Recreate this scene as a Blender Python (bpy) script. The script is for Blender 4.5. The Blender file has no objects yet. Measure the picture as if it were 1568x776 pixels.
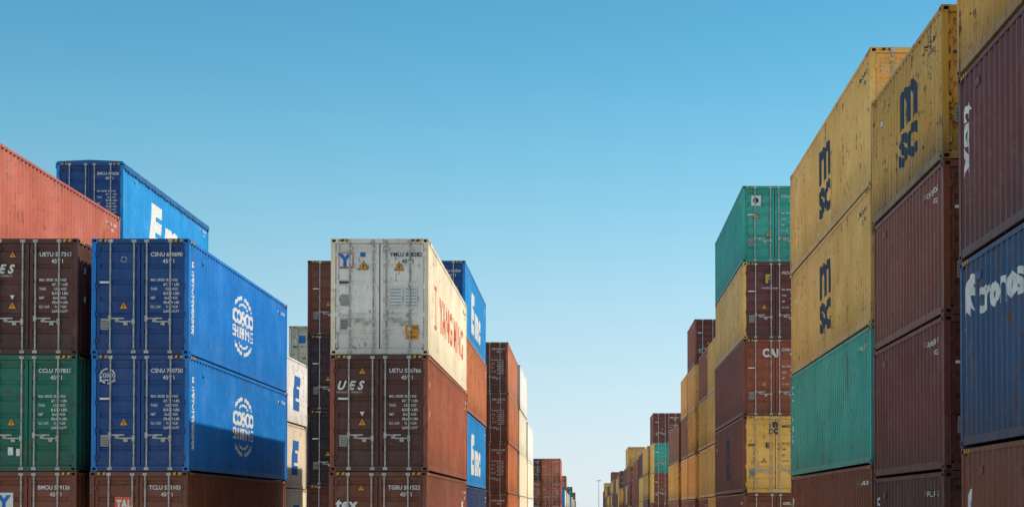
import bpy, bmesh, math, random
from mathutils import Vector, Matrix
random.seed(7)
W = 2.438
HC = 2.896; ST = 2.591
L40 = 12.192; L20 = 6.058
scene = bpy.context.scene
scene.view_settings.view_transform = 'Standard'
scene.view_settings.look = 'None'
scene.view_settings.exposure = 0

# ------------------------------------------------------------- materials
def new_mat(name):
    m = bpy.data.materials.new(name); m.use_nodes = True
    nt = m.node_tree
    return m, nt, nt.nodes['Principled BSDF']

def N(nt, t, **kw):
    n = nt.nodes.new(t)
    for k, v in kw.items(): setattr(n, k, v)
    return n

def paint_material(name):
    """weathered container paint: object colour = paint, object alpha = amount of wear"""
    m, nt, b = new_mat(name)
    lk = nt.links.new
    def rng(src, a, b_, c, d):
        r = N(nt, 'ShaderNodeMapRange'); r.inputs['From Min'].default_value = a; r.inputs['From Max'].default_value = b_
        r.inputs['To Min'].default_value = c; r.inputs['To Max'].default_value = d; lk(src, r.inputs['Value']); return r.outputs[0]
    def mul2(a, c):
        q = N(nt, 'ShaderNodeMath', operation='MULTIPLY'); lk(a, q.inputs[0])
        if isinstance(c, float): q.inputs[1].default_value = c
        else: lk(c, q.inputs[1])
        return q.outputs[0]
    def mixc(f, a, col):
        q = N(nt, 'ShaderNodeMix', data_type='RGBA'); lk(f, q.inputs['Factor']); lk(a, q.inputs['A']); q.inputs['B'].default_value = (*col, 1)
        return q.outputs['Result']
    tc = N(nt, 'ShaderNodeTexCoord'); oi = N(nt, 'ShaderNodeObjectInfo')
    add = N(nt, 'ShaderNodeVectorMath', operation='ADD')
    lk(tc.outputs['Object'], add.inputs[0]); lk(mul2(oi.outputs['Random'], 173.0), add.inputs[1])
    wear = mul2(oi.outputs['Alpha'], 2.0)
    def noise(vec, s, det, ro=.5):
        q = N(nt, 'ShaderNodeTexNoise'); q.inputs['Scale'].default_value = s; q.inputs['Detail'].default_value = det
        q.inputs['Roughness'].default_value = ro; lk(vec, q.inputs['Vector']); return q.outputs['Fac']
    n1 = noise(add.outputs[0], .7, 5)
    mp = N(nt, 'ShaderNodeMapping'); mp.inputs['Scale'].default_value = (6, 6, 0.30)
    lk(add.outputs[0], mp.inputs['Vector'])
    n2 = noise(mp.outputs[0], 1.3, 6, .65)
    n3 = noise(add.outputs[0], 5, 9, .7)
    n5 = noise(add.outputs[0], 14, 4, .7)
    n6 = noise(add.outputs[0], 1.6, 8, .75)
    hsv = N(nt, 'ShaderNodeHueSaturation'); lk(oi.outputs['Color'], hsv.inputs['Color'])
    lk(mul2(rng(n1, .3, .7, .88, 1.12), rng(n2, .3, .7, .84, 1.14)), hsv.inputs['Value'])
    lk(rng(n1, .3, .7, 1.06, .96), hsv.inputs['Saturation'])
    c = mixc(mul2(rng(n6, .52, .75, 0, .14), wear), hsv.outputs[0], (.55, .48, .42))       # chalky fade
    c = mixc(mul2(rng(n2, .54, .76, 0, .55), wear), c, (.065, .045, .032))                 # grime streaks
    sep = N(nt, 'ShaderNodeSeparateXYZ'); lk(tc.outputs['Object'], sep.inputs[0])
    c = mixc(mul2(mul2(rng(sep.outputs['Z'], .9, .05, 0, .9), n2), wear), c, (.05, .034, .022))
    c = mixc(mul2(mul2(rng(sep.outputs['Z'], 2.2, 2.9, 0, .35), n2), wear), c, (.07, .05, .035))
    c = mixc(mul2(rng(mul2(n3, n2), .305, .355, 0, .9), wear), c, (.13, .042, .016))       # rust streaks
    c = mixc(mul2(rng(mul2(n5, n6), .325, .37, 0, .8), wear), c, (.09, .033, .016))        # chips
    lk(c, b.inputs['Base Color'])
    lk(rng(n3, 0, 1, .34, .72), b.inputs['Roughness'])
    bp = N(nt, 'ShaderNodeBump'); bp.inputs['Strength'].default_value = .6; bp.inputs['Distance'].default_value = .05
    lk(noise(add.outputs[0], 1.8, 3), bp.inputs['Height']); lk(bp.outputs[0], b.inputs['Normal'])
    return m

def simple_mat(name, col, rough=.6, metal=0, var=.25, scale=6):
    m, nt, b = new_mat(name); lk = nt.links.new
    tc = N(nt, 'ShaderNodeTexCoord'); n = N(nt, 'ShaderNodeTexNoise')
    n.inputs['Scale'].default_value = scale; n.inputs['Detail'].default_value = 7
    lk(tc.outputs['Object'], n.inputs['Vector'])
    r = N(nt, 'ShaderNodeMapRange'); r.inputs['From Min'].default_value = .3; r.inputs['From Max'].default_value = .7
    r.inputs['To Min'].default_value = 1 - var; r.inputs['To Max'].default_value = 1.0
    lk(n.outputs['Fac'], r.inputs['Value'])
    h = N(nt, 'ShaderNodeHueSaturation'); h.inputs['Color'].default_value = (*col, 1)
    lk(r.outputs[0], h.inputs['Value']); lk(h.outputs[0], b.inputs['Base Color'])
    b.inputs['Roughness'].default_value = rough; b.inputs['Metallic'].default_value = metal
    return m

PAINT = paint_material('container_paint')
GALV = simple_mat('galvanised_steel', (.62, .60, .56), .5, .15, .55, 9)
GASK = simple_mat('rubber_gasket', (.015, .015, .015), .8)
HOLE = simple_mat('casting_hole', (.008, .008, .008), .9)
M_WHITE = simple_mat('white_lettering', (.85, .85, .83), .6, 0, .28, 7)
M_NAVY = simple_mat('navy_lettering', (.02, .05, .10), .6, 0, .5)
M_RED = simple_mat('red_lettering', (.78, .16, .06), .6)
M_YEL = simple_mat('yellow_hazard', (.75, .38, .02), .6)
M_BLK = simple_mat('black_hazard', (.015, .015, .015), .6)
M_ORG = simple_mat('orange_label', (.9, .36, .02), .6)
M_BLU = simple_mat('blue_lettering', (.02, .18, .55), .6)
M_GREY = simple_mat('plate_grey', (.38, .38, .35), .5, .3)
MK = [M_WHITE, M_NAVY, M_RED, M_YEL, M_BLK, M_ORG, M_BLU, M_GREY]
WHT, NAV, RED, YEL, BLK, ORG, BLU, GRY = range(8)

# ------------------------------------------------------------- mesh builder
class MB:
    def __init__(s): s.v = []; s.f = []; s.m = []
    def quad(s, a, b, c, d, m=0):
        i = len(s.v); s.v += [a, b, c, d]; s.f.append((i, i+1, i+2, i+3)); s.m.append(m)
    def poly(s, pts, m=0):
        i = len(s.v); s.v += pts; s.f.append(tuple(range(i, i+len(pts)))); s.m.append(m)
    def box(s, x0, y0, z0, x1, y1, z1, m=0):
        i = len(s.v)
        s.v += [(x0,y0,z0),(x1,y0,z0),(x1,y1,z0),(x0,y1,z0),(x0,y0,z1),(x1,y0,z1),(x1,y1,z1),(x0,y1,z1)]
        for f in ((0,3,2,1),(4,5,6,7),(0,1,5,4),(1,2,6,5),(2,3,7,6),(3,0,4,7)):
            s.f.append(tuple(i+k for k in f)); s.m.append(m)
    def cyl(s, cx, cy, z0, z1, r, m=0, n=10):
        i = len(s.v)
        for z in (z0, z1):
            for k in range(n):
                a = 2*math.pi*k/n; s.v.append((cx+r*math.cos(a), cy+r*math.sin(a), z))
        for k in range(n):
            k2 = (k+1) % n; s.f.append((i+k, i+k2, i+n+k2, i+n+k)); s.m.append(m)
        s.f.append(tuple(i+n+k for k in range(n))); s.m.append(m)
        s.f.append(tuple(i+k for k in reversed(range(n)))); s.m.append(m)
    def casting(s, x0, y0, z0, x1, y1, z1):
        """corner casting: box whose six faces carry a recessed aperture"""
        c = [(x0,y0,z0),(x1,y0,z0),(x1,y1,z0),(x0,y1,z0),(x0,y0,z1),(x1,y0,z1),(x1,y1,z1),(x0,y1,z1)]
        for f in ((0,3,2,1),(4,5,6,7),(0,1,5,4),(1,2,6,5),(2,3,7,6),(3,0,4,7)):
            p = [Vector(c[k]) for k in f]; ce = sum(p, Vector())/4
            n = (p[1]-p[0]).cross(p[2]-p[0]).normalized()
            q = [ce + (a-ce)*.52 for a in p]; d = [a - n*.03 for a in q]
            for k in range(4):
                k2 = (k+1) % 4
                s.quad(tuple(p[k]), tuple(p[k2]), tuple(q[k2]), tuple(q[k]), 0)
                s.quad(tuple(q[k]), tuple(q[k2]), tuple(d[k2]), tuple(d[k]), 3)
            s.quad(*[tuple(a) for a in d], 3)
    def mesh(s, name, mats):
        me = bpy.data.meshes.new(name); me.from_pydata(s.v, [], s.f)
        for m in mats: me.materials.append(m)
        me.polygons.foreach_set('material_index', s.m); me.update()
        return me

def npitch(L): return round((L-.24)/.278)
def breaks(L):
    n = npitch(L); p = (L-.24)/n; out = []
    for k in range(n):
        for t in (0, .25, .5, .75): out.append(.12+(k+t)*p)
    out.append(L-.12)
    return out
def depth(y, L):
    n = npitch(L); p = (L-.24)/n; t = ((y-.12)/p) % 1
    if y < .12 or y > L-.12: return 0
    d = .038
    if t < .25: return 0
    if t < .5: return d*(t-.25)/.25
    if t < .75: return d
    return d*(1-(t-.75)/.25)

_shell = {}
def shell_mesh(L, H):
    k = (L, H)
    if k in _shell: return _shell[k]
    b = MB(); e = .004
    for sx in (0, 1):
        for sy in (0, 1):
            x0, x1 = (-e, .16) if sx == 0 else (W-.16, W+e)
            y0, y1 = (-e, .178) if sy == 0 else (L-.178, L+e)
            b.casting(x0, y0, 0, x1, y1, .118); b.casting(x0, y0, H-.118, x1, y1, H)
            px0, px1 = (.002, .115) if sx == 0 else (W-.115, W-.002)
            py0, py1 = (.002, .13) if sy == 0 else (L-.13, L-.002)
            b.box(px0, py0, .118, px1, py1, H-.118)
        x0, x1 = (0, .06) if sx == 0 else (W-.06, W)
        b.box(x0, .178, H-.085, x1, L-.178, H-.012)
        b.box(x0, .178, .035, x1, L-.178, .165)
    br = breaks(L)
    for y0, y1 in zip(br[:-1], br[1:]):
        d0, d1 = .008+depth(y0+1e-6, L), .008+depth(y1-1e-6, L)
        b.quad((W-d0, y0, .15), (W-d1, y1, .15), (W-d1, y1, H-.08), (W-d0, y0, H-.08))
        b.quad((d1, y1, .15), (d0, y0, .15), (d0, y0, H-.08), (d1, y1, H-.08))
        r0, r1 = H-.03-d0, H-.03-d1
        b.quad((.05, y0, r0), (W-.05, y0, r0), (W-.05, y1, r1), (.05, y1, r1))
    b.box(.16, L-.07, H-.11, W-.16, L-.002, H-.006); b.box(.16, L-.07, .02, W-.16, L-.002, .15)
    nx = 8; p = (W-.22)/nx
    for k in range(nx):
        xs = [.11+(k+t)*p for t in (0,.25,.5,.75,1)]; ds = [.01,.01,.048,.048,.01]
        for j in range(4):
            b.quad((xs[j+1], L-ds[j+1], .14), (xs[j], L-ds[j], .14), (xs[j], L-ds[j], H-.1), (xs[j+1], L-ds[j+1], H-.1))
    b.quad((.05,.05,.14),(.05,L-.05,.14),(W-.05,L-.05,.14),(W-.05,.05,.14), 2)
    for yv in (1.25, L-1.25):
        for x0, x1 in ((-.004, .02), (W-.02, W+.004)):
            b.box(x0, yv, H-.42, x1, yv+.24, H-.30, 0)
    if H == HC:
        def stripes(f, z0, z1):
            for j in range(5):
                a0, a1 = j*.065, (j+1)*.065
                f(a0, a1, z0, z1, 4 if j % 2 == 0 else 5)
        z0, z1 = H-.08, H-.016
        for s0, sg in ((.19, 1), (L-.19, -1)):
            stripes(lambda a0,a1,q0,q1,m: b.quad((W+.003, s0+sg*a0, q0),(W+.003, s0+sg*a1, q0),(W+.003, s0+sg*a1+.02, q1),(W+.003, s0+sg*a0+.02, q1), m), z0, z1)
            stripes(lambda a0,a1,q0,q1,m: b.quad((-.003, s0+sg*a0, q0),(-.003, s0+sg*a1, q0),(-.003, s0+sg*a1+.02, q1),(-.003, s0+sg*a0+.02, q1), m), z0, z1)
        for s0, sg in ((.18, 1), (W-.18, -1)):
            stripes(lambda a0,a1,q0,q1,m: b.quad((s0+sg*a0, -.002, q0),(s0+sg*a1, -.002, q0),(s0+sg*a1+.02, -.002, q1),(s0+sg*a0+.02, -.002, q1), m), z0, z1)
    me = b.mesh('corrugated_shell', [PAINT, GALV, GASK, HOLE, M_YEL, M_BLK])
    _shell[k] = me
    return me

_door = {}
def door_mesh(H):
    if H in _door: return _door[H]
    b = MB()
    b.box(.16, .002, H-.115, W-.16, .09, H-.003); b.box(.16, .002, .006, W-.16, .09, .145)
    b.box(.11, .085, .12, W-.11, .10, H-.1, 2)
    zb, zt = .155, H-.125
    for lx0, lx1 in ((.128, W/2-.014), (W/2+.014, W-.128)):
        fw = .075
        b.box(lx0, .035, zb, lx0+fw, .08, zt); b.box(lx1-fw, .035, zb, lx1, .08, zt)
        b.box(lx0+fw, .037, zt-.08, lx1-fw, .08, zt); b.box(lx0+fw, .037, zb, lx1-fw, .08, zb+.08)
        z = zb+.08; zs = []; n = 6; ph = (zt-.08-z)/n
        for k in range(n):
            zz = z+k*ph
            zs += [(zz, .046), (zz+ph*.66, .046), (zz+ph*.76, .080), (zz+ph*.90, .080), (zz+ph, .046)]
        for (za, da), (zc, dc) in zip(zs[:-1], zs[1:]):
            if zc-za < 1e-5: continue
            b.quad((lx0+fw, da, za), (lx1-fw, da, za), (lx1-fw, dc, zc), (lx0+fw, dc, zc))
    for i, x in enumerate((.47, 1.06, W-1.06, W-.47)):
        b.cyl(x, .008, .05, H-.04, .021, 1)
        for z in (.30, .62, 1.12, 1.72, H-.62, H-.28):
            b.box(x-.05, -.004, z, x+.05, .036, z+.055, 0)
        for z in (.03, H-.10):
            b.box(x-.055, -.02, z, x+.055, .001, z+.07, 1)
        hz = .80 if i % 2 else .88
        sg = -1 if i in (0, 1) else 1
        x1 = x + sg*.40 if i in (1, 2) else x - sg*.36
        a, c = min(x, x1), max(x, x1)
        b.box(a, -.022, hz, c, -.004, hz+.035, 1)
        b.box(x-.035, -.034, hz-.06, x+.035, -.010, hz+.09, 1)
        b.box((a+c)/2-.05, -.012, hz-.07, (a+c)/2+.05, .036, hz-.005, 1)
    for x0, x1 in ((.09, .165), (W-.165, W-.09)):
        for z in (.28, .95, 1.65, H-.45):
            b.box(x0, -.004, z, x1, .036, z+.10, 0)
            b.cyl((x0+x1)/2-(.02 if x0 < 1 else -.02), -.004, z-.02, z+.12, .014, 0, 6)
    me = b.mesh('door_end', [PAINT, GALV, GASK, HOLE]); _door[H] = me
    return me

# ------------------------------------------------------------- lettering
_txt = {}
def glyphs(s, bold=0.0, shear=0.0):
    k = (s, bold, shear)
    if k in _txt: return _txt[k]
    c = bpy.data.curves.new('t', 'FONT'); c.body = s; c.size = 1; c.offset = bold; c.shear = shear
    c.resolution_u = 3; c.align_x = 'LEFT'; c.fill_mode = 'FRONT'
    if bold > .02: c.space_character = 1.0+bold*1.8
    o = bpy.data.objects.new('t', c); scene.collection.objects.link(o)
    dg = bpy.context.evaluated_depsgraph_get(); dg.update()
    me = bpy.data.meshes.new_from_object(o.evaluated_get(dg), depsgraph=dg)
    vs = [(v.co.x, v.co.y) for v in me.vertices]; fs = [tuple(p.vertices) for p in me.polygons]
    bpy.data.objects.remove(o); bpy.data.curves.remove(c); bpy.data.meshes.remove(me)
    _txt[k] = (vs, fs)
    return _txt[k]

def t_door(b, s, x, z, size, m=WHT, sx=1.0, bold=.0, shear=0, y=.030, fit=None):
    vs, fs = glyphs(s, bold, shear)
    if not vs: return
    if fit: sx = fit/(max(v[0] for v in vs)*size)
    i = len(b.v)
    b.v += [(x+v[0]*size*sx, y, z+v[1]*size) for v in vs]
    for f in fs: b.f.append(tuple(i+k for k in f)); b.m.append(m)

def flat_side(b, pts_faces, side, L, m):
    """lay a flat 2-D pattern (u along the reading direction, v up) on the corrugated wall"""
    vs, fs = pts_faces
    bm = bmesh.new()
    bv = [bm.verts.new((u if side > 0 else L-u, 0, v)) for u, v in vs]
    for f in fs:
        try: bm.faces.new([bv[k] for k in f])
        except ValueError: pass
    us = [v.co.x for v in bm.verts]
    lo, hi = min(us), max(us)
    for y in breaks(L):
        if lo < y < hi:
            bmesh.ops.bisect_plane(bm, geom=bm.verts[:]+bm.edges[:]+bm.faces[:], plane_co=(y,0,0), plane_no=(1,0,0))
    bm.verts.index_update(); i = len(b.v)
    for v in bm.verts:
        d = .004-depth(v.co.x, L)
        b.v.append(((W+d-.007) if side > 0 else (-d+.007), v.co.x, v.co.z))
    for f in bm.faces:
        b.f.append(tuple(i+v.index for v in f.verts)); b.m.append(m)
    bm.free()

def t_side(b, s, side, L, u, v, size, m=WHT, sx=1.0, bold=0, shear=0, fit=None, rot=0):
    vs, fs = glyphs(s, bold, shear)
    if not vs: return
    if fit: sx = fit/(max(p[0] for p in vs)*size)
    if rot: P = [(u+p[1]*size, v-p[0]*size*sx) for p in vs]
    else: P = [(u+p[0]*size*sx, v+p[1]*size) for p in vs]
    flat_side(b, (P, fs), side, L, m)

def ring(b, side, L, cu, cv, ru, rv, th, a0, a1, m=WHT, n=14):
    vs = []; fs = []
    for k in range(n+1):
        a = math.radians(a0+(a1-a0)*k/n)
        vs += [(cu+ru*math.cos(a), cv+rv*math.sin(a)), (cu+(ru-th)*math.cos(a), cv+(rv-th)*math.sin(a))]
    for k in range(n): fs.append((2*k, 2*k+2, 2*k+3, 2*k+1))
    flat_side(b, (vs, fs), side, L, m)

def rect(b, x0, z0, x1, z1, m, y=.031):
    b.quad((x0,y,z0),(x1,y,z0),(x1,y,z1),(x0,y,z1), m)
def srect(b, side, L, u0, v0, u1, v1, m): flat_side(b, ([(u0,v0),(u1,v0),(u1,v1),(u0,v1)], [(0,1,2,3)]), side, L, m)
def tri(b, cx, cz, r):
    y = .030
    for k, (s, m) in enumerate(((1.0, BLK), (.84, ORG))):
        b.poly([(cx+r*s*math.cos(math.radians(a)), y-.002*k, cz+r*s*math.sin(math.radians(a))) for a in (210, 330, 90)], m)
    rect(b, cx-r*.09, cz-r*.2, cx+r*.09, cz+r*.42, BLK, y-.004)

DATA = ["MAX. GROSS  30,480 KGS", "                    67,200 LBS", "TARE          3,870 KGS", "                      8,530 LBS",
        "NET           26,610 KGS", "                    58,670 LBS", "CU. CAP.      76.4 CU.M", "                     2,698 CU.FT"]
def door_marks(b, code, typ, H, m=WHT, hazard=True, tables=True):
    xr = W/2+.25
    t_door(b, code, xr, H-.44, .145, m, bold=.018, fit=.90)
    t_door(b, typ, xr+.30, H-.61, .14, m, bold=.018)
    if tables:
        for j, l in enumerate(DATA):
            t_door(b, l.strip(), xr+(.32 if l[0] == ' ' else 0), H-1.06-j*.112, .088, m, bold=.018, fit=(.40 if l[0] == ' ' else .68))
    rect(b, .23, .62, .43, .90, GRY)
    for j in range(4): rect(b, .25, .66+j*.055, .41, .675+j*.055, BLK, .0295)
    if hazard: tri(b, .80, 1.20, .13)
    rect(b, .20, 1.78, .46, 1.83, m)

def side_marks(b, code, typ, side, L, H, m=WHT):
    t_side(b, code, side, L, L-1.5, H-.42, .13, m, bold=.015, fit=1.1)
    t_side(b, typ, side, L, L-.8, H-.6, .12, m, bold=.015)

def lv_generic(code, typ='45G1', m=WHT, hazard=True):
    def f(b, L, H):
        door_marks(b, code, typ, H, m, hazard)
        for s in (1, -1): side_marks(b, code, typ, s, L, H, m)
    return f
def circle_door(b, cx, cz, r, m):
    n = 20
    for k in range(n):
        if k % 5 == 4: continue
        a, c = 2*math.pi*k/n, 2*math.pi*(k+1)/n
        b.quad((cx+r*math.cos(a),.03,cz+r*math.sin(a)),(cx+r*math.cos(c),.03,cz+r*math.sin(c)),
               (cx+.85*r*math.cos(c),.03,cz+.85*r*math.sin(c)),(cx+.85*r*math.cos(a),.03,cz+.85*r*math.sin(a)), m)
def lv_cosco(code, logo):
    def f(b, L, H):
        door_marks(b, code, '45G1', H)
        if logo:
            t_door(b, 'COSCO', .19, H-.56, .15, bold=.02, fit=.40); t_door(b, 'SHIPPING', .19, H-.67, .09, bold=.02, fit=.40)
            circle_door(b, .39, H-.53, .20, WHT)
        else:
            circle_door(b, .80, H-.52, .075, WHT)
        cu, cv = 5.95, 1.42
        t_side(b, 'COSCO', 1, L, cu-1.25, cv+.03, .56, bold=.04, fit=2.5)
        t_side(b, 'SHIPPING', 1, L, cu-1.25, cv-.36, .44, bold=.02, fit=2.5)
        for a0, a1 in ((38, 82), (98, 142), (218, 262), (278, 322)):
            ring(b, 1, L, cu, cv, 1.40, .86, .11, a0, a1)
        for a0, a1 in ((55, 125), (235, 305)):
            ring(b, 1, L, cu, cv, 1.0, .66, .07, a0, a1)
        for k, ch in enumerate('中远海运集装箱'):
            t_side(b, ch, 1, L, .34, H-.72-k*.27, .29, bold=.025)
        t_side(b, code, 1, L, L-1.5, H-.42, .13, bold=.015, fit=1.1)
    return f
def lv_ues(code):
    def f(b, L, H):
        door_marks(b, code, '45G1', H)
        t_door(b, 'U E S', .16, H-.86, .30, bold=.04, shear=.35, fit=.70)
        t_door(b, 'International (H.K.) Holdings Ltd.', .16, H-.95, .075, fit=.64)
        tri(b, .80, H-.42, .11)
        b.poly([(.74, .026, 1.48), (.80, .026, 1.37), (.86, .026, 1.48)], WHT)
        side_marks(b, code, '45G1', 1, L, H)
        for k in range(4): t_side(b, 'UESH'[k], 1, L, .5, H-.8-k*.24, .22, bold=.02)
    return f
def lv_yang(b, L, H):
    door_marks(b, 'YMLU 898282 3', '45G1', H, NAV, hazard=False, tables=False)
    rect(b, .19, H-.72, .56, H-.34, RED, .0285)
    rect(b, .215, H-.695, .535, H-.365, WHT, .0265)
    t_door(b, 'Y', .22, H-.68, .42, BLU, bold=.05, y=.024, fit=.30)
    rect(b, .73, H-.45, .86, H-.34, BLU); tri(b, .81, H-.70, .15); tri(b, W/2+.48, H-.72, .15)
    rect(b, W/2+.22, H-1.72, W/2+.56, H-1.20, WHT, .0285); rect(b, W/2+.62, H-1.72, W/2+.94, H-1.20, WHT, .0285)
    for j in range(6):
        rect(b, W/2+.25, H-1.68+j*.08, W/2+.53, H-1.655+j*.08, GRY, .0265)
        rect(b, W/2+.65, H-1.68+j*.08, W/2+.91, H-1.655+j*.08, GRY, .0265)
    rect(b, .24, 1.22, .44, 1.5, GRY, .0285)
    rect(b, W/2+.64, .38, W/2+.97, .74, ORG, .0285)
    t_door(b, 'CAUTION', W/2+.66, .63, .09, BLK, fit=.29, y=.026, bold=.02)
    t_door(b, "9'6\"", W/2+.72, .52, .09, BLK, y=.026, bold=.02); t_door(b, 'HIGH', W/2+.70, .41, .09, BLK, y=.026, bold=.02)
    t_side(b, 'YANG MING', 1, L, 3.0, .95, 1.30, RED, bold=.02, fit=7.8)
    srect(b, 1, L, 1.9, .95, 2.05, 1.88, RED); srect(b, 1, L, 1.7, .85, 2.25, .95, RED); srect(b, 1, L, 1.7, 1.88, 2.25, 1.98, RED)
    side_marks(b, 'YMLU 898282 3', '45G1', 1, L, H, NAV)
def lv_emc(code, u=3.2):
    def f(b, L, H):
        door_marks(b, code, '45G1', H)
        t_side(b, 'E', 1, L, u, .62, 2.1, bold=.06, fit=1.7, shear=.1)
        t_side(b, 'mc', 1, L, u+2.0, .62, 1.85, bold=.06, fit=3.4, shear=.1)
        side_marks(b, code, '45G1', 1, L, H)
    return f
def lv_e(b, L, H):
    door_marks(b, 'EISU 938201 4', '45G1', H, NAV)
    t_side(b, 'E', 1, L, L-3.4, .75, 1.9, BLU, bold=.07, fit=1.7, shear=.15)
    rect(b, .5, H-.9, .85, H-.5, BLU)
def lv_msc(code, u=None, door=False, sz=1.0):
    def f(b, L, H):
        door_marks(b, code, '45G1' if H == HC else '22G1', H, NAV)
        c = L/2 if u is None else u
        for s in (-1, 1):
            t_side(b, 'm', s, L, c-.85*sz, H*.5+.05, 1.65*sz, NAV, bold=.035, fit=1.8*sz)
            t_side(b, 'sc', s, L, c-.85*sz, H*.5-.82*sz, 1.45*sz, NAV, bold=.035, fit=1.8*sz)
        if door:
            t_door(b, 'm', 1.0, H-.42, .42, NAV, bold=.04); t_door(b, 'sc', .98, H-.66, .4, NAV, bold=.04)
            t_door(b, 'E    J', .85, H-1.2, .28, NAV, bold=.03)
        side_marks(b, code, '22G1', -1, L, H, NAV)
        srect(b, -1, L, L-1.2, H*.5-.5, L-1.05, H*.5-.3, ORG)
        srect(b, -1, L, .9, H*.5+.55, 1.0, H*.5+.65, WHT)
    return f
def lv_tex(code):
    def f(b, L, H):
        door_marks(b, code, '45G1', H)
        t_door(b, 'tex', .18, H-.95, .42, bold=.04, fit=.55)
        t_side(b, 'tex', -1, L, .34, H-.50, .62, bold=.03, rot=1, fit=1.15)
        t_side(b, 'tex', 1, L, L-2, H-.9, .5, bold=.03); side_marks(b, code, '45G1', 1, L, H)
        tri(b, .80, H-.42, .1)
    return f
def lv_cronos(b, L, H):
    door_marks(b, 'CRXU 987122 0', '45G1', H)
    t_side(b, 'cronos', -1, L, 1.02, 1.98, .74, bold=.03, fit=2.3)
    P = [(.35,1.2),(.55,1.75),(.5,2.05),(.75,2.3),(1.1,2.35),(1.35,2.2),(1.1,2.1),(1.3,1.85),(1.0,1.9),(1.15,1.55),(.85,1.75),(.9,1.35),(.65,1.6)]
    P = [(u*.72-.08, (v-1.2)*.72+1.80) for u, v in P]
    flat_side(b, (P, [(0,1,12),(1,2,3,10),(1,10,12),(3,4,5,6),(3,6,8,10),(6,7,8),(8,9,10),(10,11,12)]), -1, L, WHT)
def lv_cai(b, L, H):
    door_marks(b, 'CAIU 219988 1', '45G1', H); t_door(b, 'CAI', .74, H-.66, .42, bold=.05, fit=.6)
def lv_florens(b, L, H):
    door_marks(b, 'FSCU 780013 2', '45G1', H)
    rect(b, .78, H-.85, 1.14, H-.34, NAV, .0285); t_door(b, 'F', .84, H-.76, .42, YEL, bold=.06, y=.026, fit=.24)
    t_door(b, 'www.florens.com', .7, H-1.0, .11, bold=.01, fit=.62)
def lv_teal(b, L, H):
    door_marks(b, 'CCLU 502220 1', '45G1', H, hazard=False)
    rect(b, .33, H-.75, .70, H-.36, WHT, .0285)
    n = 12
    b.poly([(.51+.11*math.cos(2*math.pi*k/n), .0265, H-.55+.11*math.sin(2*math.pi*k/n)) for k in range(n)], NAV)
    tri(b, .52, H-1.15, .16); tri(b, 1.0, 1.05, .16)
    side_marks(b, 'CCLU 502220 1', '45G1', -1, L, H)
def lv_side_v(code, word, u=.35, m=WHT):
    def f(b, L, H):
        door_marks(b, code, '45G1', H)
        for k, ch in enumerate(word): t_side(b, ch, -1, L, u, H-.55-k*.28, .32, m, bold=.03)
        t_side(b, code, -1, L, L-1.5, H-.42, .13, m, bold=.015, fit=1.1)
    return f
def lv_rot(code, word, u=.4, m=WHT, size=.45, fit=1.1):
    def f(b, L, H):
        door_marks(b, code, '45G1', H)
        t_side(b, word, -1, L, u, H-.6, size, m, bold=.03, rot=1, fit=fit)
        t_side(b, code, -1, L, L-1.5, H-.42, .13, m, bold=.015, fit=1.1)
    return f
def lv_tal(b, L, H):
    door_marks(b, 'TCLU 523103 7', '45G1', H); rect(b, .62, H-.95, 1.08, H-.62, RED, .0285)
    t_door(b, 'TAL', .66, H-.90, .28, bold=.05, y=.026, fit=.38)
def lv_ybox(b, L, H):
    door_marks(b, 'BMOU 519136 5', '45G1', H); rect(b, .45, H-.98, .86, H-.52, WHT, .0285)
    t_door(b, 'Y', .50, H-.92, .46, BLU, bold=.06, y=.026, fit=.31)
def lv_green(b, L, H):
    door_marks(b, 'CCLU 787837 1', '45G1', H)
    rect(b, .93, .38, 1.02, .56, WHT); rect(b, .72, .40, .85, .60, WHT)

CODES = ['TEMU 711820 3', 'GESU 665210 7', 'TCKU 945503 1', 'TRIU 830117 9', 'HLXU 651204 2', 'FCIU 904431 6', 'BMOU 412293 8']
_mk = {}
def marks_mesh(fn, L, H):
    k = (fn, L, H)
    if k in _mk: return _mk[k]
    b = MB(); fn(b, L, H); me = b.mesh('markings', MK); _mk[k] = me
    return me
GENS = [lv_generic(c) for c in CODES]

# ------------------------------------------------------------- container
COS = (.004, .20, .62); COS_SHADE = (.005, .060, .24); EMC = (.006, .28, .68); EMC_SHADE = (.008, .075, .25)  # both door blues are darkened side blues: door-end shade put into the colour
BRN = (.21, .058, .028); DBR = (.095, .030, .021)
GRN = (.006, .15, .098); TEA = (.035, .42, .34); YLW = (.90, .52, .13); OYL = (.70, .38, .06)
RDT = (.54, .14, .08); CRM = (.93, .80, .60); WHI = (.88, .85, .79); ORB = (.54, .17, .065); MAR = (.155, .034, .03)
NVY = (.012, .045, .14); REDB = (.36, .088, .040); BEI = (.80, .68, .50)
WEAR = {COS: .35, COS_SHADE: .4, EMC: .35, WHI: .55, CRM: .35, TEA: .6, YLW: .6, OYL: 1.5, RDT: .8, GRN: .8, BRN: 1.1, MAR: 1.1, DBR: 1.0, REDB: 1.1}

def jitter_col(c, wear, a=.07):
    f = 1+random.uniform(-a, a)
    return tuple(min(.94, x*f*(1+random.uniform(-.03, .03))) for x in c)+(min(1.0, wear*random.uniform(.75, 1.25)*.5),)

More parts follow.
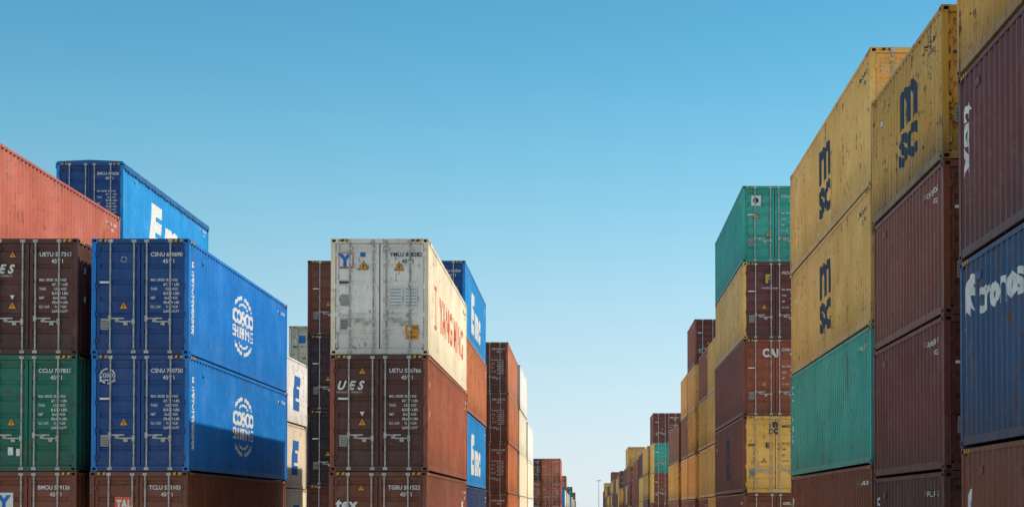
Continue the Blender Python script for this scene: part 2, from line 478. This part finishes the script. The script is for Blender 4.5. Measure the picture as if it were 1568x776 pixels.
def container(x, y, z, L, H, col, door=None, mk=None):
    e = bpy.data.objects.new('shipping_container', None); scene.collection.objects.link(e)
    e.empty_display_size = .5
    e.location = (x, y, z); e.rotation_euler = (0, 0, math.radians(random.uniform(-.10, .10)))
    if mk is None: mk = random.choice(GENS)
    wr = WEAR.get(col, .9)
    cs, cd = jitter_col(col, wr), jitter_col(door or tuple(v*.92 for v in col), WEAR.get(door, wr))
    for nm, me, cc in (('corrugated_shell', shell_mesh(L, H), cs), ('door_end', door_mesh(H), cd), ('markings', marks_mesh(mk, L, H), (1,1,1,1))):
        o = bpy.data.objects.new(nm, me); scene.collection.objects.link(o); o.parent = e; o.color = cc
    return e

def stack(xleft, y, L, tiers, jit=.03, z=0):
    out = []
    for t in tiers:
        H, col = t[0], t[1]; mk = t[2] if len(t) > 2 else None; door = t[3] if len(t) > 3 else None
        out.append(container(xleft+random.uniform(-jit, jit), y+random.uniform(-.03, .03), z, L, H, col, door, mk))
        z += H+.012
    return out

def RX(xr): return xr-W      # left edge from a right-hand edge

# ---- left block
Y1 = 37.2
stack(RX(-9.89), Y1, L40, [(HC, BRN, lv_tal), (HC, COS, lv_cosco('CSNU 700750 0', True), COS_SHADE), (HC, COS, lv_cosco('CSNU 600690 0', False), COS_SHADE)])
stack(RX(-12.68), Y1, L40, [(HC, BRN, lv_ybox), (HC, GRN, lv_green), (HC, DBR, lv_ues('UETU 517317 1'))])
stack(RX(-15.45), Y1, L40, [(HC, BRN), (HC, DBR), (HC, BRN), (HC, RDT)])
stack(RX(-3.93), Y1, L40, [(HC, BRN, lv_tex('TGBU 501522 5')), (HC, REDB, lv_ues('UETU 526766 6'), DBR), (HC, CRM, lv_yang, WHI)])  # upper two: sunlit side tone and shaded door tone put into the colours
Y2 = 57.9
stack(RX(-4.67), Y2, L40, [(HC, NVY), (HC, EMC, lv_emc('EMCU 871200 1'), EMC_SHADE), (HC, ORB), (HC, EMC, lv_emc('EMCU 430500 0'), EMC_SHADE)])
stack(-10.80, Y2, L20, [(HC, DBR), (HC, (.03, .022, .03)), (HC, (.05, .024, .03)), (HC, BRN)])
stack(RX(-13.1), Y2, L40, [(HC, CRM, lv_e), (HC, CRM, lv_e), (HC, WHI, lv_e)])
stack(RX(-13.2), 78.5, L40, [(HC, BEI), (HC, BEI), (HC, BEI), (HC, BEI, lv_e)])
tall = stack(RX(-16.75), 54.0, L40, [(HC, BRN), (HC, NVY), (HC, BRN), (HC, BRN), (HC, EMC, lv_emc('EMCU 430620 9', 3.3), COS_SHADE)])
stack(RX(-19.3), 54.0, L40, [(HC, BRN), (HC, BRN), (HC, REDB)])
b = MB(); nseg = 96
def tp(i, j):
    y = L40*i/nseg; rip = .025*math.sin(i*1.9)+.015*math.sin(i*.7)
    prof = [(-.025, -.22+rip), (-.022, -.02), (.05, .05), (W*.3, .08), (W*.5, .10), (W*.7, .08), (W-.05, .05), (W+.022, -.02), (W+.025, -.22+rip)]
    px, pz = prof[j]; sag = .03*abs(math.sin(i*math.pi/8)) if 1 < j < 7 else 0
    return (px, y, HC+pz-sag)
for i in range(nseg):
    for j in range(8): b.quad(tp(i,j), tp(i+1,j), tp(i+1,j+1), tp(i,j+1))
for i in (0, nseg): b.poly([tp(i, j) for j in range(1, 8)])
tm = b.mesh('tarpaulin', [simple_mat('blue_tarpaulin', (.012, .12, .34), .55, 0, .4, 3)])
o = bpy.data.objects.new('tarpaulin', tm); scene.collection.objects.link(o); o.parent = tall[-1]

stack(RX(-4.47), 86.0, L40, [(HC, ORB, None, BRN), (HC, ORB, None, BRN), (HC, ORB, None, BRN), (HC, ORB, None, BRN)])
stack(RX(-4.40), 99.5, L40, [(HC, CRM), (HC, CRM), (HC, CRM), (HC, WHI)])
stack(RX(-4.45), 115.0, L40, [(HC, WHI), (HC, CRM), (HC, WHI)])
stack(RX(-4.3)-2.6, 72.0, L40, [(HC, BRN), (HC, BRN), (HC, BRN)])
for k in range(3):
    stack(RX(-16.0), 79+k*13.5, L40, [(HC, BRN), (HC, BRN), (HC, BRN)])
    stack(RX(-10.5), 92+k*13.5, L40, [(HC, BRN), (HC, BRN), (HC, BRN)])
stack(RX(-3.3), 195, L40, [(HC, REDB), (HC, REDB, None, (.45, .11, .05)), (HC, RDT, None, (.62, .15, .06))])
stack(RX(-5.78), 195.4, L40, [(HC, DBR), (HC, REDB), (HC, DBR)])
stack(RX(-8.3), 195.0, L40, [(HC, DBR), (HC, BRN)])

# ---- right block
stack(5.88, 23.45-L40, L40, [(HC, BRN, lv_rot('TGHU 914', 'cai')), (HC, (.016,.075,.20), lv_cronos), (HC, MAR, lv_tex('TEXU 551')), (HC, OYL, lv_side_v('MEDU 1', 'ae', m=NAV))], .01)
stack(5.97, 24.9, L20, [(ST, DBR, lv_side_v('TRLU 5', 'cm')), (ST, MAR), (ST, BRN), (ST, OYL, lv_msc('MSCU 1', 3.3, sz=.82))], .01)
stack(5.95, 31.12, L40, [(HC, BRN, lv_rot('GATU 1', 'gold')), (HC, TEA, lv_side_v('CCLU 4', 'CHINAS', .3)), (HC, YLW, lv_msc('MEDU 4')), (HC, YLW, lv_msc('MEDU 3'))], .01)
stack(5.97, 56.5, L40, [(ST, BRN), (HC, BRN, lv_msc('MSCU 76', door=True), YLW), (HC, BRN, lv_cai, REDB), (HC, YLW, lv_florens, MAR), (HC, TEA, lv_teal)])
def pair(x, y, tiers2):
    stack(x, y, L20, [(ST, a) for a, _ in tiers2]); stack(x, y+L20+.1, L20, [(ST, c) for _, c in tiers2])
pair(6.3, 71.3, [(YLW, BRN), (YLW, YLW), (YLW, OYL), (YLW, REDB)])
stack(6.3, 86.5, L20, [(ST, BRN), (ST, YLW), (ST, OYL), (ST, YLW), (ST, REDB, None, MAR)])
stack(6.3, 92.7, L20, [(ST, BRN), (ST, YLW), (ST, BRN), (ST, YLW)])
stack(6.2, 100.2, L40, [(ST, BRN), (ST, OYL), (ST, BRN)])
stack(5.85, 130, L20, [(ST, BRN, None, MAR), (ST, YLW, None, BRN), (ST, YLW, None, TEA), (ST, BRN, None, MAR)])
pal = [BRN, YLW, OYL, REDB, MAR, YLW, BRN, DBR, YLW]
yy = 143
k = 0
while yy < 520:
    n = [3, 3, 3, 2, 3, 4, 3, 2, 3, 3][k % 10]
    stack(6.0+random.uniform(-.1, .1), yy, L40, [(random.choice((HC, ST)), random.choice(pal)) for _ in range(n)])
    yy += 13.2 if k % 3 else 15.5
    k += 1
yy = 209; k = 0
pall = [WHI, EMC, REDB, CRM, BRN, WHI, GRN]
while yy < 520:
    n = [2, 2, 2, 3, 2, 1, 2, 2][k % 8]
    stack(RX(-3.4+random.uniform(-.1, .1)), yy, L40, [(ST, random.choice(pall)) for _ in range(n)])
    yy += 13.2 if k % 3 else 17
    k += 1
for (x, y, n) in ((8.75, 31.6, 3), (8.75, 56.6, 4), (8.75, 11.3, 3), (9.0, 72, 3), (8.9, 86.5, 3), (8.7, 130, 3)):
    stack(x, y, L40, [(HC if x < 8.8 else ST, random.choice(pal)) for _ in range(n)])

# ------------------------------------------------------------- ground
def ground_mat():
    m, nt, b_ = new_mat('concrete_yard'); lk = nt.links.new
    tc = N(nt, 'ShaderNodeTexCoord')
    n = N(nt, 'ShaderNodeTexNoise'); n.inputs['Scale'].default_value = .15; n.inputs['Detail'].default_value = 10
    lk(tc.outputs['Object'], n.inputs['Vector'])
    cr = N(nt, 'ShaderNodeValToRGB'); cr.color_ramp.elements[0].color = (.30, .26, .21, 1); cr.color_ramp.elements[1].color = (.50, .45, .38, 1)
    cr.color_ramp.elements[0].position = .3; cr.color_ramp.elements[1].position = .7
    lk(n.outputs['Fac'], cr.inputs[0]); lk(cr.outputs[0], b_.inputs['Base Color']); b_.inputs['Roughness'].default_value = .9
    return m
def sheet(name, x0, y0, x1, y1, z, mat):
    b = MB(); b.quad((x0,y0,z),(x1,y0,z),(x1,y1,z),(x0,y1,z)); o = bpy.data.objects.new(name, b.mesh(name, [mat])); scene.collection.objects.link(o); return o
sheet('ground', -4000, -4000, 4000, 4000, -.008, ground_mat())
b = MB()
for x in (-2.9, 4.8): b.quad((x, -60, 0), (x+.12, -60, 0), (x+.12, 900, 0), (x, 900, 0))
for k in range(60): b.quad((.9, k*12, 0), (1.02, k*12, 0), (1.02, k*12+4, 0), (.9, k*12+4, 0))
o = bpy.data.objects.new('lane_marking', b.mesh('lane_marking', [simple_mat('road_paint', (.7, .68, .6), .7)])); scene.collection.objects.link(o)

# ------------------------------------------------------------- light mast
b = MB()
n = 10; hgt = 16.0
for k in range(8):
    b.cyl(0, 0, k*hgt/8, (k+1)*hgt/8, .20-.012*k, 0, n)
b.box(-1.0, -.05, hgt, 1.0, .05, hgt+.12)
for x in (-.85, -.3, .3, .85): b.box(x-.2, -.3, hgt-.3, x+.2, .1, hgt)
mast = bpy.data.objects.new('floodlight_mast', b.mesh('floodlight_mast', [GALV])); scene.collection.objects.link(mast); mast.location = (6.1, 700, 0)

# ------------------------------------------------------------- light
el = math.radians(52.0); az_off = math.radians(7)
d = Vector((math.cos(az_off)*math.cos(el), math.sin(az_off)*math.cos(el), math.sin(el)))
sun = bpy.data.lights.new('sun', 'SUN'); sun.energy = 5.0; sun.angle = math.radians(.5); sun.color = (1, .89, .74)
so = bpy.data.objects.new('sun', sun); scene.collection.objects.link(so)
so.rotation_euler = d.to_track_quat('Z', 'Y').to_euler(); so.location = (60, 20, 80)
w = bpy.data.worlds.new('World'); scene.world = w; w.use_nodes = True; nt = w.node_tree; lk = nt.links.new
bg = nt.nodes['Background']; sk = nt.nodes.new('ShaderNodeTexSky'); sk.sky_type = 'NISHITA'; sk.sun_disc = False
sk.sun_elevation = el; sk.sun_rotation = math.atan2(d.x, d.y); sk.air_density = 1.0; sk.dust_density = 1.2; sk.ozone_density = 1.0
tc = N(nt, 'ShaderNodeTexCoord'); sp = N(nt, 'ShaderNodeSeparateXYZ'); lk(tc.outputs['Generated'], sp.inputs[0])
rp = N(nt, 'ShaderNodeValToRGB'); cr = rp.color_ramp; cr.interpolation = 'B_SPLINE'
S = .12
stops = [(0.0, (.82,.91,.95)), (.06, (.68,.86,.95)), (.14, (.42,.75,.90)), (.21, (.23,.62,.84)), (.28, (.115,.48,.74)), (.36, (.05,.34,.62)), (.62, (.32,.48,.60)), (1.0, (.72,.68,.64))]
cr.elements[0].position = 0; cr.elements[1].position = 1
for p, c in stops[1:-1]: cr.elements.new(p)
for e_, (p, c) in zip(cr.elements, stops): e_.position = p; e_.color = (*c, 1)
lk(sp.outputs['Z'], rp.inputs[0])
mrx = N(nt, 'ShaderNodeMapRange'); mrx.inputs['From Min'].default_value = -.35; mrx.inputs['From Max'].default_value = .35
mrx.inputs['To Min'].default_value = .87; mrx.inputs['To Max'].default_value = 1.16; lk(sp.outputs['X'], mrx.inputs['Value'])
sc = N(nt, 'ShaderNodeVectorMath', operation='SCALE'); lk(rp.outputs[0], sc.inputs[0])
ms = N(nt, 'ShaderNodeMath', operation='MULTIPLY'); ms.inputs[1].default_value = 1/S; lk(mrx.outputs[0], ms.inputs[0]); lk(ms.outputs[0], sc.inputs['Scale'])
mix = N(nt, 'ShaderNodeMix', data_type='RGBA'); mix.inputs['Factor'].default_value = .85
lk(sk.outputs[0], mix.inputs['A']); lk(sc.outputs[0], mix.inputs['B']); lk(mix.outputs['Result'], bg.inputs['Color'])
bg.inputs['Strength'].default_value = S

# ------------------------------------------------------------- camera
cam = bpy.data.cameras.new('camera'); co = bpy.data.objects.new('camera', cam); scene.collection.objects.link(co)
f = 2290; pitch = math.radians(1.1)
cam.sensor_width = 36; cam.lens = f/1568*36
cam.shift_x = (784-897)/1568
cam.shift_y = ((781-388)-f*math.tan(pitch))/1568
co.location = (0, 0, 1.93); co.rotation_euler = (math.radians(90)+pitch, 0, 0)
cam.clip_end = 6000; scene.camera = co
